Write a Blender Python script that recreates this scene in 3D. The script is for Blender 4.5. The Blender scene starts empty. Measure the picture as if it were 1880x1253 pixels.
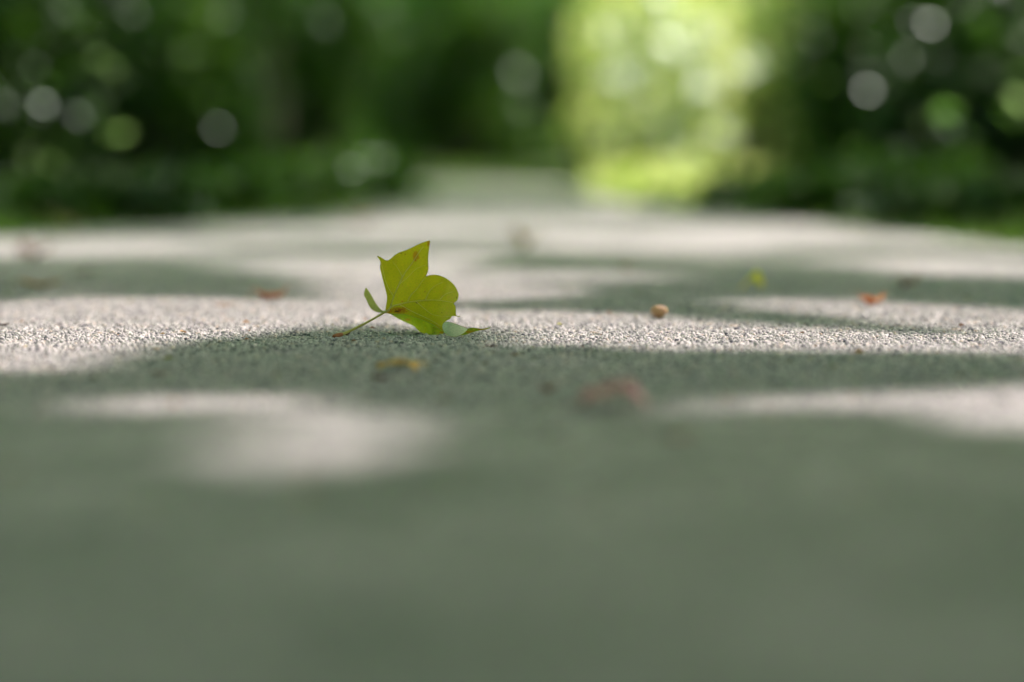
import bpy, bmesh, math, random
import numpy as np
from mathutils import Vector, Matrix
from mathutils.geometry import delaunay_2d_cdt

R = math.radians
scene = bpy.context.scene
COL = scene.collection
rng = np.random.default_rng(7)
random.seed(7)

# ------------------------------------------------------------------ camera
CAM_H = 0.15
F_PX = 85 / 36 * 1880            # focal length in photograph pixels
PITCH = math.atan((626.5 - 300) / F_PX)
cam_d = bpy.data.cameras.new('camera')
cam_d.lens = 85
cam_d.sensor_width = 36
cam_d.clip_start = 0.01
cam_d.clip_end = 2000
cam = bpy.data.objects.new('camera', cam_d)
cam.location = (0, 0, CAM_H)
cam.rotation_euler = (R(90) - PITCH, 0, 0)
COL.objects.link(cam)
scene.camera = cam
cam_d.dof.use_dof = True
cam_d.dof.focus_distance = 2.085
cam_d.dof.aperture_fstop = 1.95
cam_d.dof.aperture_blades = 0

# ------------------------------------------------------------------ world and sun
SUN_EL, SUN_AZ = R(52), R(42)    # azimuth measured from the view axis towards the right
world = bpy.data.worlds.new('World')
scene.world = world
world.use_nodes = True
wn = world.node_tree
bg = wn.nodes['Background']
sky = wn.nodes.new('ShaderNodeTexSky')
sky.sky_type = 'NISHITA'
sky.sun_disc = False
sky.sun_elevation = SUN_EL
sky.sun_rotation = SUN_AZ
sky.air_density = 0.6
sky.dust_density = 8.0
sky.ozone_density = 0.0
bg.inputs['Strength'].default_value = 0.15
wn.links.new(sky.outputs['Color'], bg.inputs['Color'])
S = Vector((math.sin(SUN_AZ) * math.cos(SUN_EL), math.cos(SUN_AZ) * math.cos(SUN_EL), math.sin(SUN_EL)))
sun_d = bpy.data.lights.new('sun', 'SUN')
sun_d.energy = 2.5
sun_d.angle = R(0.53)
sun_d.color = (1.0, 0.83, 0.89)
sun = bpy.data.objects.new('sun', sun_d)
sun.rotation_euler = S.to_track_quat('Z', 'Y').to_euler()
sun.location = (8, 8, 14)
COL.objects.link(sun)

vs = scene.view_settings
vs.view_transform = 'Standard'
vs.look = 'None'
vs.exposure = 1.72
vs.gamma = 1.0
vs.use_curve_mapping = False
scene.render.engine = 'CYCLES'
cy = scene.cycles
cy.use_denoising = True
try:
    cy.denoiser = 'OPENIMAGEDENOISE'
except Exception:
    pass
cy.max_bounces = 8
cy.diffuse_bounces = 5
cy.glossy_bounces = 2
cy.transmission_bounces = 6
cy.sample_clamp_indirect = 6
cy.use_adaptive_sampling = False

# ------------------------------------------------------------------ planning maths (photograph pixel <-> place)
cp, sp = math.cos(PITCH), math.sin(PITCH)

def ray(px, py):
    u, v = (px - 940) / F_PX, (626.5 - py) / F_PX
    return Vector((u, cp + v * sp, -sp + v * cp))

def on_ground(px, py, z=0.0):
    d = ray(px, py)
    t = (z - CAM_H) / d.z
    return Vector((d.x * t, d.y * t, z))

def at_depth(px, py, y):
    d = ray(px, py)
    t = y / d.y
    return Vector((d.x * t, y, CAM_H + d.z * t))

def project(x, y, z):
    dz = z - CAM_H
    f = y * cp - dz * sp
    v = y * sp + dz * cp
    f = np.where(f < 0.05, 0.05, f)
    return 940 + F_PX * x / f, 626.5 - F_PX * v / f

# ------------------------------------------------------------------ helpers
def mesh_obj(name, verts, faces, mat, parent=None, smooth=False):
    me = bpy.data.meshes.new(name)
    me.from_pydata([tuple(v) for v in verts], [], [tuple(f) for f in faces])
    me.update()
    if mat:
        me.materials.append(mat)
    if smooth:
        me.polygons.foreach_set('use_smooth', [True] * len(me.polygons))
    o = bpy.data.objects.new(name, me)
    COL.objects.link(o)
    if parent:
        o.parent = parent
    return o

def fast_mesh(name, verts, faces, mat, parent=None, smooth=False):
    """verts (N,3) array, faces (M,k) array, all faces with k corners"""
    me = bpy.data.meshes.new(name)
    n, (m, k) = len(verts), faces.shape
    me.vertices.add(n)
    me.vertices.foreach_set('co', np.ascontiguousarray(verts, dtype=np.float32).ravel())
    me.loops.add(m * k)
    me.loops.foreach_set('vertex_index', np.ascontiguousarray(faces, dtype=np.int32).ravel())
    me.polygons.add(m)
    me.polygons.foreach_set('loop_start', np.arange(m, dtype=np.int32) * k)
    me.update(calc_edges=True)
    if smooth:
        me.polygons.foreach_set('use_smooth', np.ones(m, dtype=bool))
    if mat:
        me.materials.append(mat)
    o = bpy.data.objects.new(name, me)
    COL.objects.link(o)
    if parent:
        o.parent = parent
    return o

def empty(name, loc=(0, 0, 0)):
    o = bpy.data.objects.new(name, None)
    o.location = loc
    o.empty_display_size = 0.05
    COL.objects.link(o)
    return o

def tag(o, label=None, cat=None, group=None, kind=None):
    if label: o['label'] = label
    if cat: o['category'] = cat
    if group: o['group'] = group
    if kind: o['kind'] = kind
    return o

def tube(pts, radii, seg=8, cap=True):
    """verts and faces of a tapering tube along pts"""
    vs_, fs = [], []
    n = len(pts)
    for i, p in enumerate(pts):
        a, b = pts[max(0, i - 1)], pts[min(n - 1, i + 1)]
        t = (Vector(b) - Vector(a)).normalized()
        up = Vector((0, 0, 1)) if abs(t.z) < 0.9 else Vector((1, 0, 0))
        s = t.cross(up).normalized()
        w = s.cross(t)
        for k in range(seg):
            an = 2 * math.pi * k / seg
            vs_.append(Vector(p) + (s * math.cos(an) + w * math.sin(an)) * radii[i])
    for i in range(n - 1):
        for k in range(seg):
            a, b = i * seg + k, i * seg + (k + 1) % seg
            fs.append((a, b, b + seg, a + seg))
    if cap:
        fs.append(tuple(range(seg))[::-1])
        fs.append(tuple((n - 1) * seg + k for k in range(seg)))
    return vs_, fs

def join(parts):
    V, F = [], []
    for v, f in parts:
        o = len(V)
        V += list(v)
        F += [tuple(i + o for i in q) for q in f]
    return V, F

def spline(pts, per=6, closed=False):
    out = []
    n = len(pts)
    rng_i = range(n if closed else n - 1)
    for i in rng_i:
        g = (lambda k: pts[k % n]) if closed else (lambda k: pts[min(max(k, 0), n - 1)])
        p0, p1, p2, p3 = (np.array(g(i + d), float) for d in (-1, 0, 1, 2))
        for j in range(per):
            t = j / per
            out.append(0.5 * ((2 * p1) + (-p0 + p2) * t + (2 * p0 - 5 * p1 + 4 * p2 - p3) * t * t + (-p0 + 3 * p1 - 3 * p2 + p3) * t ** 3))
    if not closed:
        out.append(np.array(pts[-1], float))
    return out

# ------------------------------------------------------------------ materials
def new_mat(name):
    m = bpy.data.materials.new(name)
    m.use_nodes = True
    nt = m.node_tree
    nt.nodes.clear()
    out = nt.nodes.new('ShaderNodeOutputMaterial')
    return m, nt, out

def N(nt, kind, **kw):
    n = nt.nodes.new(kind)
    for k, v in kw.items():
        setattr(n, k, v)
    return n

def ramp(nt, stops, fac=None):
    r = N(nt, 'ShaderNodeValToRGB')
    els = r.color_ramp.elements
    while len(els) < len(stops):
        els.new(0.5)
    for e, (p, c) in zip(els, stops):
        e.position = p
        e.color = (*c, 1) if len(c) == 3 else c
    if fac is not None:
        nt.links.new(fac, r.inputs[0])
    return r

def noise(nt, scale, detail=3, rough=0.55, vec=None):
    n = N(nt, 'ShaderNodeTexNoise')
    n.inputs['Scale'].default_value = scale
    n.inputs['Detail'].default_value = detail
    n.inputs['Roughness'].default_value = rough
    if vec is not None:
        nt.links.new(vec, n.inputs['Vector'])
    return n

def foliage_mat(name, stops, trans, tfac=0.4, rough=0.4, spec=0.5):
    """leaves: colour varies from leaf to leaf, light passes through"""
    m, nt, out = new_mat(name)
    g = N(nt, 'ShaderNodeNewGeometry')
    r = ramp(nt, stops, g.outputs['Random Per Island'])
    p = N(nt, 'ShaderNodeBsdfPrincipled')
    p.inputs['Roughness'].default_value = rough
    p.inputs['Specular IOR Level'].default_value = spec
    p.inputs['Specular Tint'].default_value = (0.60, 1.0, 0.70, 1)
    nt.links.new(r.outputs[0], p.inputs['Base Color'])
    t = N(nt, 'ShaderNodeBsdfTranslucent')
    mx = N(nt, 'ShaderNodeMix', data_type='RGBA', blend_type='MULTIPLY')
    mx.inputs[0].default_value = 1.0
    nt.links.new(r.outputs[0], mx.inputs[6])
    mx.inputs[7].default_value = (*trans, 1)
    nt.links.new(mx.outputs[2], t.inputs['Color'])
    ms = N(nt, 'ShaderNodeMixShader')
    ms.inputs[0].default_value = tfac
    nt.links.new(p.outputs[0], ms.inputs[1])
    nt.links.new(t.outputs[0], ms.inputs[2])
    nt.links.new(ms.outputs[0], out.inputs[0])
    return m

def bark_mat(name, c0, c1):
    m, nt, out = new_mat(name)
    tc = N(nt, 'ShaderNodeTexCoord')
    mp = N(nt, 'ShaderNodeMapping')
    mp.inputs['Scale'].default_value = (14, 14, 2.5)
    nt.links.new(tc.outputs['Object'], mp.inputs[0])
    n = noise(nt, 2.0, 6, 0.65, mp.outputs[0])
    r = ramp(nt, [(0.3, c0), (0.7, c1)], n.outputs['Fac'])
    p = N(nt, 'ShaderNodeBsdfPrincipled')
    p.inputs['Roughness'].default_value = 0.9
    nt.links.new(r.outputs[0], p.inputs['Base Color'])
    b = N(nt, 'ShaderNodeBump')
    b.inputs['Strength'].default_value = 0.8
    b.inputs['Distance'].default_value = 0.02
    nt.links.new(n.outputs['Fac'], b.inputs['Height'])
    nt.links.new(b.outputs[0], p.inputs['Normal'])
    nt.links.new(p.outputs[0], out.inputs[0])
    return m

M_CANOPY = foliage_mat('canopy_leaf', [(0, (0.05, 0.10, 0.02)), (1, (0.09, 0.17, 0.035))], (3.5, 4.4, 1.4), 0.58, 0.5, 0.3)
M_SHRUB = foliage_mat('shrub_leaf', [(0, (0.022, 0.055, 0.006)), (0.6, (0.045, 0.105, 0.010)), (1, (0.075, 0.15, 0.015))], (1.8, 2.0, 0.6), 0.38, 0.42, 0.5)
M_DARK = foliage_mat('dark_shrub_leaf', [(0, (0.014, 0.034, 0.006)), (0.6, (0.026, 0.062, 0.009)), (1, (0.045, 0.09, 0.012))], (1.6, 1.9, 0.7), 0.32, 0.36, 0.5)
M_LIGHT = foliage_mat('light_shrub_leaf', [(0, (0.17, 0.28, 0.04)), (0.5, (0.30, 0.41, 0.11)), (1, (0.50, 0.56, 0.32))], (1.9, 1.8, 1.5), 0.58, 0.33, 0.6)  # colour pushed towards white to imitate leaves in blown-out sun
M_HIGHLIGHT = foliage_mat('young_leaf', [(0, (0.07, 0.16, 0.03)), (0.5, (0.13, 0.24, 0.05)), (1, (0.24, 0.34, 0.14))], (1.7, 1.9, 1.5), 0.55, 0.4, 0.5)  # brightened leaf colour imitating sunlit highlights in the shrubs
M_FAR = foliage_mat('far_leaf', [(0, (0.04, 0.10, 0.028)), (1, (0.09, 0.19, 0.055))], (2.2, 2.4, 1.4), 0.55, 0.5, 0.4)
M_GRASS = foliage_mat('grass_blade', [(0, (0.045, 0.10, 0.016)), (0.7, (0.08, 0.16, 0.03)), (1, (0.16, 0.19, 0.05))], (2.0, 2.2, 1.0), 0.4, 0.5, 0.4)
M_BARK = bark_mat('bark', (0.025, 0.02, 0.015), (0.09, 0.072, 0.055))
M_TWIG = bark_mat('twig', (0.03, 0.025, 0.018), (0.08, 0.065, 0.045))

def path_mat():
    m, nt, out = new_mat('aged_asphalt')
    tc = N(nt, 'ShaderNodeTexCoord')
    vo = N(nt, 'ShaderNodeTexVoronoi')
    vo.inputs['Scale'].default_value = 230
    nt.links.new(tc.outputs['Object'], vo.inputs['Vector'])
    hs = N(nt, 'ShaderNodeSeparateColor')
    nt.links.new(vo.outputs['Color'], hs.inputs[0])
    chips = ramp(nt, [(0, (0.16, 0.165, 0.17)), (0.35, (0.29, 0.288, 0.275)), (0.75, (0.37, 0.365, 0.347)), (1, (0.48, 0.47, 0.45))], hs.outputs[0])
    n1 = noise(nt, 7.5, 5, 0.65, tc.outputs['Object'])
    n2 = noise(nt, 22, 4, 0.6, tc.outputs['Object'])
    m1 = N(nt, 'ShaderNodeMix', data_type='RGBA', blend_type='MULTIPLY')
    r1 = ramp(nt, [(0.3, (0.60, 0.66, 0.60)), (0.7, (1.2, 1.17, 1.16))], n1.outputs['Fac'])
    m1.inputs[0].default_value = 1
    nt.links.new(chips.outputs[0], m1.inputs[6])
    nt.links.new(r1.outputs[0], m1.inputs[7])
    m2 = N(nt, 'ShaderNodeMix', data_type='RGBA', blend_type='MULTIPLY')
    r2 = ramp(nt, [(0.3, (0.8, 0.82, 0.8)), (0.7, (1.12, 1.1, 1.1))], n2.outputs['Fac'])
    m2.inputs[0].default_value = 1
    nt.links.new(m1.outputs[2], m2.inputs[6])
    nt.links.new(r2.outputs[0], m2.inputs[7])
    p = N(nt, 'ShaderNodeBsdfPrincipled')
    p.inputs['Roughness'].default_value = 0.85
    p.inputs['Specular IOR Level'].default_value = 0.3
    nt.links.new(m2.outputs[2], p.inputs['Base Color'])
    b = N(nt, 'ShaderNodeBump')
    b.inputs['Strength'].default_value = 0.5
    b.inputs['Distance'].default_value = 0.002
    b.invert = True
    nt.links.new(vo.outputs['Distance'], b.inputs['Height'])
    nt.links.new(b.outputs[0], p.inputs['Normal'])
    nt.links.new(p.outputs[0], out.inputs[0])
    return m
M_PATH = path_mat()

def chip_mat():
    m, nt, out = new_mat('stone_chip')
    g = N(nt, 'ShaderNodeNewGeometry')
    r = ramp(nt, [(0, (0.10, 0.105, 0.12)), (0.10, (0.25, 0.25, 0.245)), (0.25, (0.40, 0.395, 0.365)), (0.7, (0.50, 0.49, 0.455)),
                  (0.9, (0.62, 0.60, 0.56)), (0.97, (0.52, 0.42, 0.31)), (1, (0.72, 0.70, 0.65))], g.outputs['Random Per Island'])
    p = N(nt, 'ShaderNodeBsdfPrincipled')
    p.inputs['Roughness'].default_value = 0.9
    p.inputs['Specular IOR Level'].default_value = 0.12
    nt.links.new(r.outputs[0], p.inputs['Base Color'])
    nt.links.new(p.outputs[0], out.inputs[0])
    return m
M_CHIP = chip_mat()

def soil_mat():
    m, nt, out = new_mat('leaf_litter_soil')
    tc = N(nt, 'ShaderNodeTexCoord')
    n1 = noise(nt, 3, 6, 0.65, tc.outputs['Object'])
    r = ramp(nt, [(0.25, (0.025, 0.035, 0.012)), (0.5, (0.05, 0.07, 0.022)), (0.75, (0.09, 0.075, 0.04))], n1.outputs['Fac'])
    p = N(nt, 'ShaderNodeBsdfPrincipled')
    p.inputs['Roughness'].default_value = 0.95
    nt.links.new(r.outputs[0], p.inputs['Base Color'])
    b = N(nt, 'ShaderNodeBump')
    b.inputs['Distance'].default_value = 0.03
    nt.links.new(n1.outputs['Fac'], b.inputs['Height'])
    nt.links.new(b.outputs[0], p.inputs['Normal'])
    nt.links.new(p.outputs[0], out.inputs[0])
    return m
M_SOIL = soil_mat()

# ------------------------------------------------------------------ where the sun comes through the crowns
LIT = [
    [(640, 402), (800, 395), (1000, 396), (1200, 402), (1400, 402), (1600, 422), (1900, 452), (1900, 470), (1700, 455), (1450, 450), (1250, 445), (1000, 445), (850, 445), (640, 430)],
    [(-80, 432), (300, 416), (640, 420), (900, 430), (900, 472), (800, 497), (620, 508), (450, 492), (300, 470), (-80, 474)],
    [(1000, 430), (1300, 440), (1550, 470), (1750, 478), (1950, 488), (1950, 512), (1700, 502), (1550, 487), (1300, 474), (1000, 470)],
    [(540, 515), (700, 506), (900, 497), (1150, 500), (1400, 512), (1620, 526), (1500, 540), (1250, 538), (1050, 542), (880, 552), (700, 550)],
    [(1350, 548), (1600, 554), (1950, 572), (1950, 625), (1700, 605), (1500, 584), (1380, 568)],
    [(-80, 562), (150, 545), (350, 548), (520, 552), (700, 554), (880, 570), (880, 600), (700, 594), (560, 604), (430, 615), (300, 638), (150, 664), (-80, 690)],
    [(870, 580), (1000, 568), (1150, 580), (1350, 600), (1600, 612), (1950, 628), (1950, 652), (1600, 648), (1300, 648), (1080, 636), (960, 612), (870, 598)],
    [(1085, 345), (1360, 345), (1370, 388), (1100, 388)],
    [(440, 372), (640, 360), (690, 380), (460, 402)],
]

# patches where the leaves are only thinned: (share of leaves gone, outline)
THIN = [
    (0.90, [(130, 762), (260, 732), (560, 722), (820, 740), (960, 790), (840, 838), (560, 880), (350, 850), (200, 800)]),
    (0.92, [(1180, 752), (1380, 728), (1640, 714), (1990, 698), (1990, 782), (1760, 800), (1550, 796), (1330, 776)]),
    (0.45, [(150, 950), (600, 920), (760, 1030), (300, 1100)]),
    (0.40, [(950, 1050), (1450, 1040), (1500, 1150), (1000, 1170)]),
    (0.45, [(1180, 890), (1420, 860), (1720, 880), (1700, 960), (1450, 1000), (1220, 960)]),
    (0.35, [(700, 820), (900, 840), (1120, 900), (1000, 960), (700, 900)]),
]

def in_poly(px, py, poly):
    ins = np.zeros(px.shape, bool)
    n = len(poly)
    for i in range(n):
        x1, y1 = poly[i]
        x2, y2 = poly[(i + 1) % n]
        c = ((y1 > py) != (y2 > py))
        xs = (x2 - x1) * (py - y1) / (y2 - y1 + 1e-9) + x1
        ins ^= c & (px < xs)
    return ins

def wob(x, y):
    return np.sin(x * 7.1 + 1.3 * y) * 0.5 + np.sin(y * 9.7 - 2.1 * x + 1) * 0.35 + np.sin(x * 17 + y * 13) * 0.25

def sun_reaches(x, y):
    """does a ground point lie in a sun patch"""
    xw = x + 0.03 * wob(x, y)
    yw = y + 0.03 * wob(y + 3, x)
    px, py = project(xw, yw, 0 * xw)
    inside = np.zeros(x.shape, bool)
    for poly in LIT:
        inside |= in_poly(px, py, poly)
    streak = np.sin(x * 3.3 + 1.9 * y + 0.4) + np.sin(y * 5.2 - 1.1 * x) + 0.8 * np.sin(x * 6.1 - 2.6 * y + 2) + 0.8 * np.sin(y * 11 + x * 3) + 0.6 * np.sin(y * 19 - x * 2.3)
    inside &= ~(((py < 470) & (py > 392) & (streak > 0.35)) | ((py >= 470) & (py < 548) & (streak > 1.2)))
    off = (px < -60) | (px > 1940) | (y < 0.45) | (y > 46)
    q = np.sin(x * 1.9 + 0.7 * y) + np.sin(y * 1.4 - x) + 0.6 * np.sin(x * 4.3 + 2) * np.sin(y * 3.1)
    thr = np.where(y < 1.3, 9.0, 1.35)
    return np.where(off, q > thr, inside)

# sun channels to things above the ground: (point, radius)
CHANNELS = []

# ------------------------------------------------------------------ leaves in bulk
def leaf_cloud(pos, size, axis=None, nrm=None, width=0.6, fold=0.12, r=rng):
    """pos (N,3); every leaf a folded two-triangle blade"""
    n = len(pos)
    if axis is None:
        axis = r.normal(size=(n, 3)); axis[:, 2] = axis[:, 2] * 0.6 - 0.25
    axis /= np.linalg.norm(axis, axis=1, keepdims=True) + 1e-9
    if nrm is None:
        nrm = r.normal(size=(n, 3)) * 0.75; nrm[:, 2] += 0.9
    side = np.cross(axis, nrm)
    side /= np.linalg.norm(side, axis=1, keepdims=True) + 1e-9
    up = np.cross(side, axis)
    s = np.asarray(size).reshape(-1, 1) * np.ones((n, 1))
    b = pos - axis * s * 0.5
    t = pos + axis * s * 0.5
    l = pos - axis * s * 0.06 - side * s * width * 0.5 + up * s * fold
    q = pos - axis * s * 0.06 + side * s * width * 0.5 + up * s * fold
    V = np.stack([b, l, t, q], 1).reshape(-1, 3)
    i = np.arange(n) * 4
    Fc = np.concatenate([np.stack([i, i + 2, i + 1], 1), np.stack([i, i + 3, i + 2], 1)], 0)
    return V, Fc

# ------------------------------------------------------------------ ground, path
def plane(name, x0, x1, y0, y1, nx, ny, z, mat):
    xs, ys = np.linspace(x0, x1, nx), np.linspace(y0, y1, ny)
    X, Y = np.meshgrid(xs, ys)
    Z = z(X, Y)
    V = np.stack([X, Y, Z], -1).reshape(-1, 3)
    a = (np.arange(ny - 1)[:, None] * nx + np.arange(nx - 1)[None]).ravel()
    return fast_mesh(name, V, np.stack([a, a + 1, a + 1 + nx, a + nx], 1), mat, smooth=True)

PATH_Y = [-8, 0, 4.0, 4.6, 5.0, 5.6, 6.2, 7.0, 9.0, 10.5, 12, 14, 16, 18, 20, 23, 26, 30, 40, 75]
PATH_L = [-1.25, -1.2, -1.16, -1.13, -1.08, -0.92, -0.74, -0.54, -0.48, -0.50, -0.58, -0.70, -0.86, -1.15, -1.7, -3.0, -5.0, -8.6, -20, -60]
PATH_R = [1.2, 1.15, 1.0, 0.95, 0.90, 0.84, 0.78, 0.66, 0.46, 0.38, 0.40, 0.42, 0.34, 0.10, -0.35, -1.5, -3.3, -6.6, -17, -56]

def path_left(y): return np.interp(y, PATH_Y, PATH_L)
def path_right(y): return np.interp(y, PATH_Y, PATH_R)

def ground_z(X, Y):
    d = np.maximum(path_left(Y) - X, X - path_right(Y))
    rise = np.clip(d, 0, 6) * 0.02
    return -0.012 + rise + 0.02 * np.clip(d, 0, 1) * np.sin(X * 3 + Y) * np.sin(Y * 2.1)
g = plane('ground', -60, 60, -12, 160, 241, 345, ground_z, M_SOIL)
tag(g, kind='structure')
far_g = plane('terrain', -600, 600, -200, 900, 3, 3, lambda X, Y: X * 0 - 0.6, M_SOIL)
tag(far_g, kind='structure')

ys = np.concatenate([np.arange(-8, 12, 0.1), np.arange(12, 75, 0.5)])
PV, PF = [], []
for y in ys:
    l = path_left(y) + 0.03 * math.sin(y * 5.3) + 0.02 * math.sin(y * 13)
    r_ = path_right(y) + 0.03 * math.sin(y * 4.7 + 1) + 0.02 * math.sin(y * 11)
    for k in range(9):
        t = k / 8
        PV.append((l + (r_ - l) * t, y, 0.0))
    PV.append((l - 0.01, y, -0.05)); PV.append((r_ + 0.01, y, -0.05))
for i in range(len(ys) - 1):
    a, b = i * 11, (i + 1) * 11
    for k in range(8):
        PF.append((a + k, a + k + 1, b + k + 1, b + k))
    PF.append((a + 9, a, b, b + 9)); PF.append((a + 8, a + 10, b + 10, b + 8))
path = mesh_obj('path', PV, PF, M_PATH)
tag(path, kind='structure')

def chips():
    """angular stone chips standing proud of the path where the lens is sharp"""
    pts = []
    y = 1.4
    while y < 3.4:
        d = abs(y - 2.1)
        step = 0.0034 + 0.0024 * max(0, d - 0.2)
        hw = 0.235 * y + 0.07
        n = int(2 * hw / step)
        keep = 1.0 if d < 0.35 else max(0.0, 1 - (d - 0.35) * (2.4 if y < 2.1 else 0.75))
        x = -hw + (np.arange(n) + rng.random(n)) * (2 * hw / n)
        pit = np.sin(x * 31 + y * 17) + np.sin(y * 43 - x * 23) + np.sin(x * 71 + 2)
        x = x[rng.random(n) < keep * np.where(pit > 1.5, 0.45, 1.0)]
        pts.append(np.stack([x, y + (rng.random(len(x)) - 0.5) * step * 1.6], 1))
        y += step
    P = np.concatenate(pts)
    n = len(P)
    rad = 0.0009 + 0.0016 * rng.random(n) ** 1.6 + 0.0028 * (rng.random(n) > 0.95) * rng.random(n)
    asp = 0.65 + 0.35 * rng.random(n)
    rot = rng.random(n) * 6.283
    hgt = np.minimum(rad, 0.0026) * (0.35 + 0.5 * rng.random(n))
    k = 6
    V = np.zeros((n, 12, 3))
    tx, ty = (rng.random((2, n)) - 0.5) * 0.45 * np.minimum(1, 0.0025 / rad)
    for i in range(k):
        an = i / k * 6.283 + (rng.random(n) - 0.5) * 0.6
        rr = rad * (0.8 + 0.4 * rng.random(n))
        cx, sy = np.cos(an) * rr, np.sin(an) * rr * asp
        x = cx * np.cos(rot) - sy * np.sin(rot)
        yv = cx * np.sin(rot) + sy * np.cos(rot)
        V[:, i] = np.stack([P[:, 0] + x, P[:, 1] + yv, np.full(n, -0.0006)], 1)
        f = 0.62 + 0.12 * rng.random(n)
        V[:, 6 + i] = np.stack([P[:, 0] + x * f, P[:, 1] + yv * f, hgt + x * f * tx + yv * f * ty], 1)
    b = np.arange(n)[:, None] * 12
    quads = []
    for i in range(k):
        j = (i + 1) % k
        quads.append(np.concatenate([b + i, b + j, b + 6 + j, b + 6 + i], 1))
    quads.append(np.concatenate([b + 6, b + 7, b + 8, b + 9], 1))
    quads.append(np.concatenate([b + 6, b + 9, b + 10, b + 11], 1))
    Fq = np.concatenate(quads, 0)
    o = fast_mesh('stone_chips', V.reshape(-1, 3), Fq, M_CHIP, parent=path)
    tag(o, kind='stuff')
    return n
chips()

# ------------------------------------------------------------------ grass on the verges
def grass_stuff():
    n = 26000
    y = 4.2 + 30 * rng.random(n) ** 1.7
    left = rng.random(n) < 0.5
    d = np.abs(rng.normal(size=n)) * 0.45 + rng.random(n) * 0.1 - 0.09
    x = np.where(left, path_left(y) - d, path_right(y) + d)
    h = (0.03 + 0.07 * rng.random(n)) * (0.5 + np.clip(d * 1.6, 0, 1.1))
    w = 0.0025 + 0.004 * rng.random(n) + 0.0002 * y
    an = rng.random(n) * 6.283
    lean = 0.25 + 0.6 * rng.random(n)
    z0 = ground_z(x, y) - 0.005
    dx, dy = np.cos(an), np.sin(an)
    V = np.zeros((n, 5, 3))
    V[:, 0] = np.stack([x - dy * w, y + dx * w, z0], 1)
    V[:, 1] = np.stack([x + dy * w, y - dx * w, z0], 1)
    mx, my, mz = x + dx * h * lean * 0.35, y + dy * h * lean * 0.35, z0 + h * 0.6
    V[:, 2] = np.stack([mx + dy * w * 0.8, my - dx * w * 0.8, mz], 1)
    V[:, 3] = np.stack([mx - dy * w * 0.8, my + dx * w * 0.8, mz], 1)
    V[:, 4] = np.stack([x + dx * h * lean, y + dy * h * lean, z0 + h], 1)
    b = np.arange(n)[:, None] * 5
    T = np.concatenate([np.concatenate([b, b + 1, b + 2], 1), np.concatenate([b, b + 2, b + 3], 1), np.concatenate([b + 3, b + 2, b + 4], 1)], 0)
    o = fast_mesh('grass', V.reshape(-1, 3), T, M_GRASS)
    tag(o, 'short green grass growing along both edges of the path', 'grass', kind='stuff')
grass_stuff()

# ------------------------------------------------------------------ shrubs
def limb_path(a, b, wig, n, r):
    a, b = np.array(a, float), np.array(b, float)
    out = []
    for i in range(n + 1):
        t = i / n
        p = a + (b - a) * t
        if 0 < i < n:
            p = p + r.normal(size=3) * wig
        out.append(tuple(p))
    return out

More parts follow.
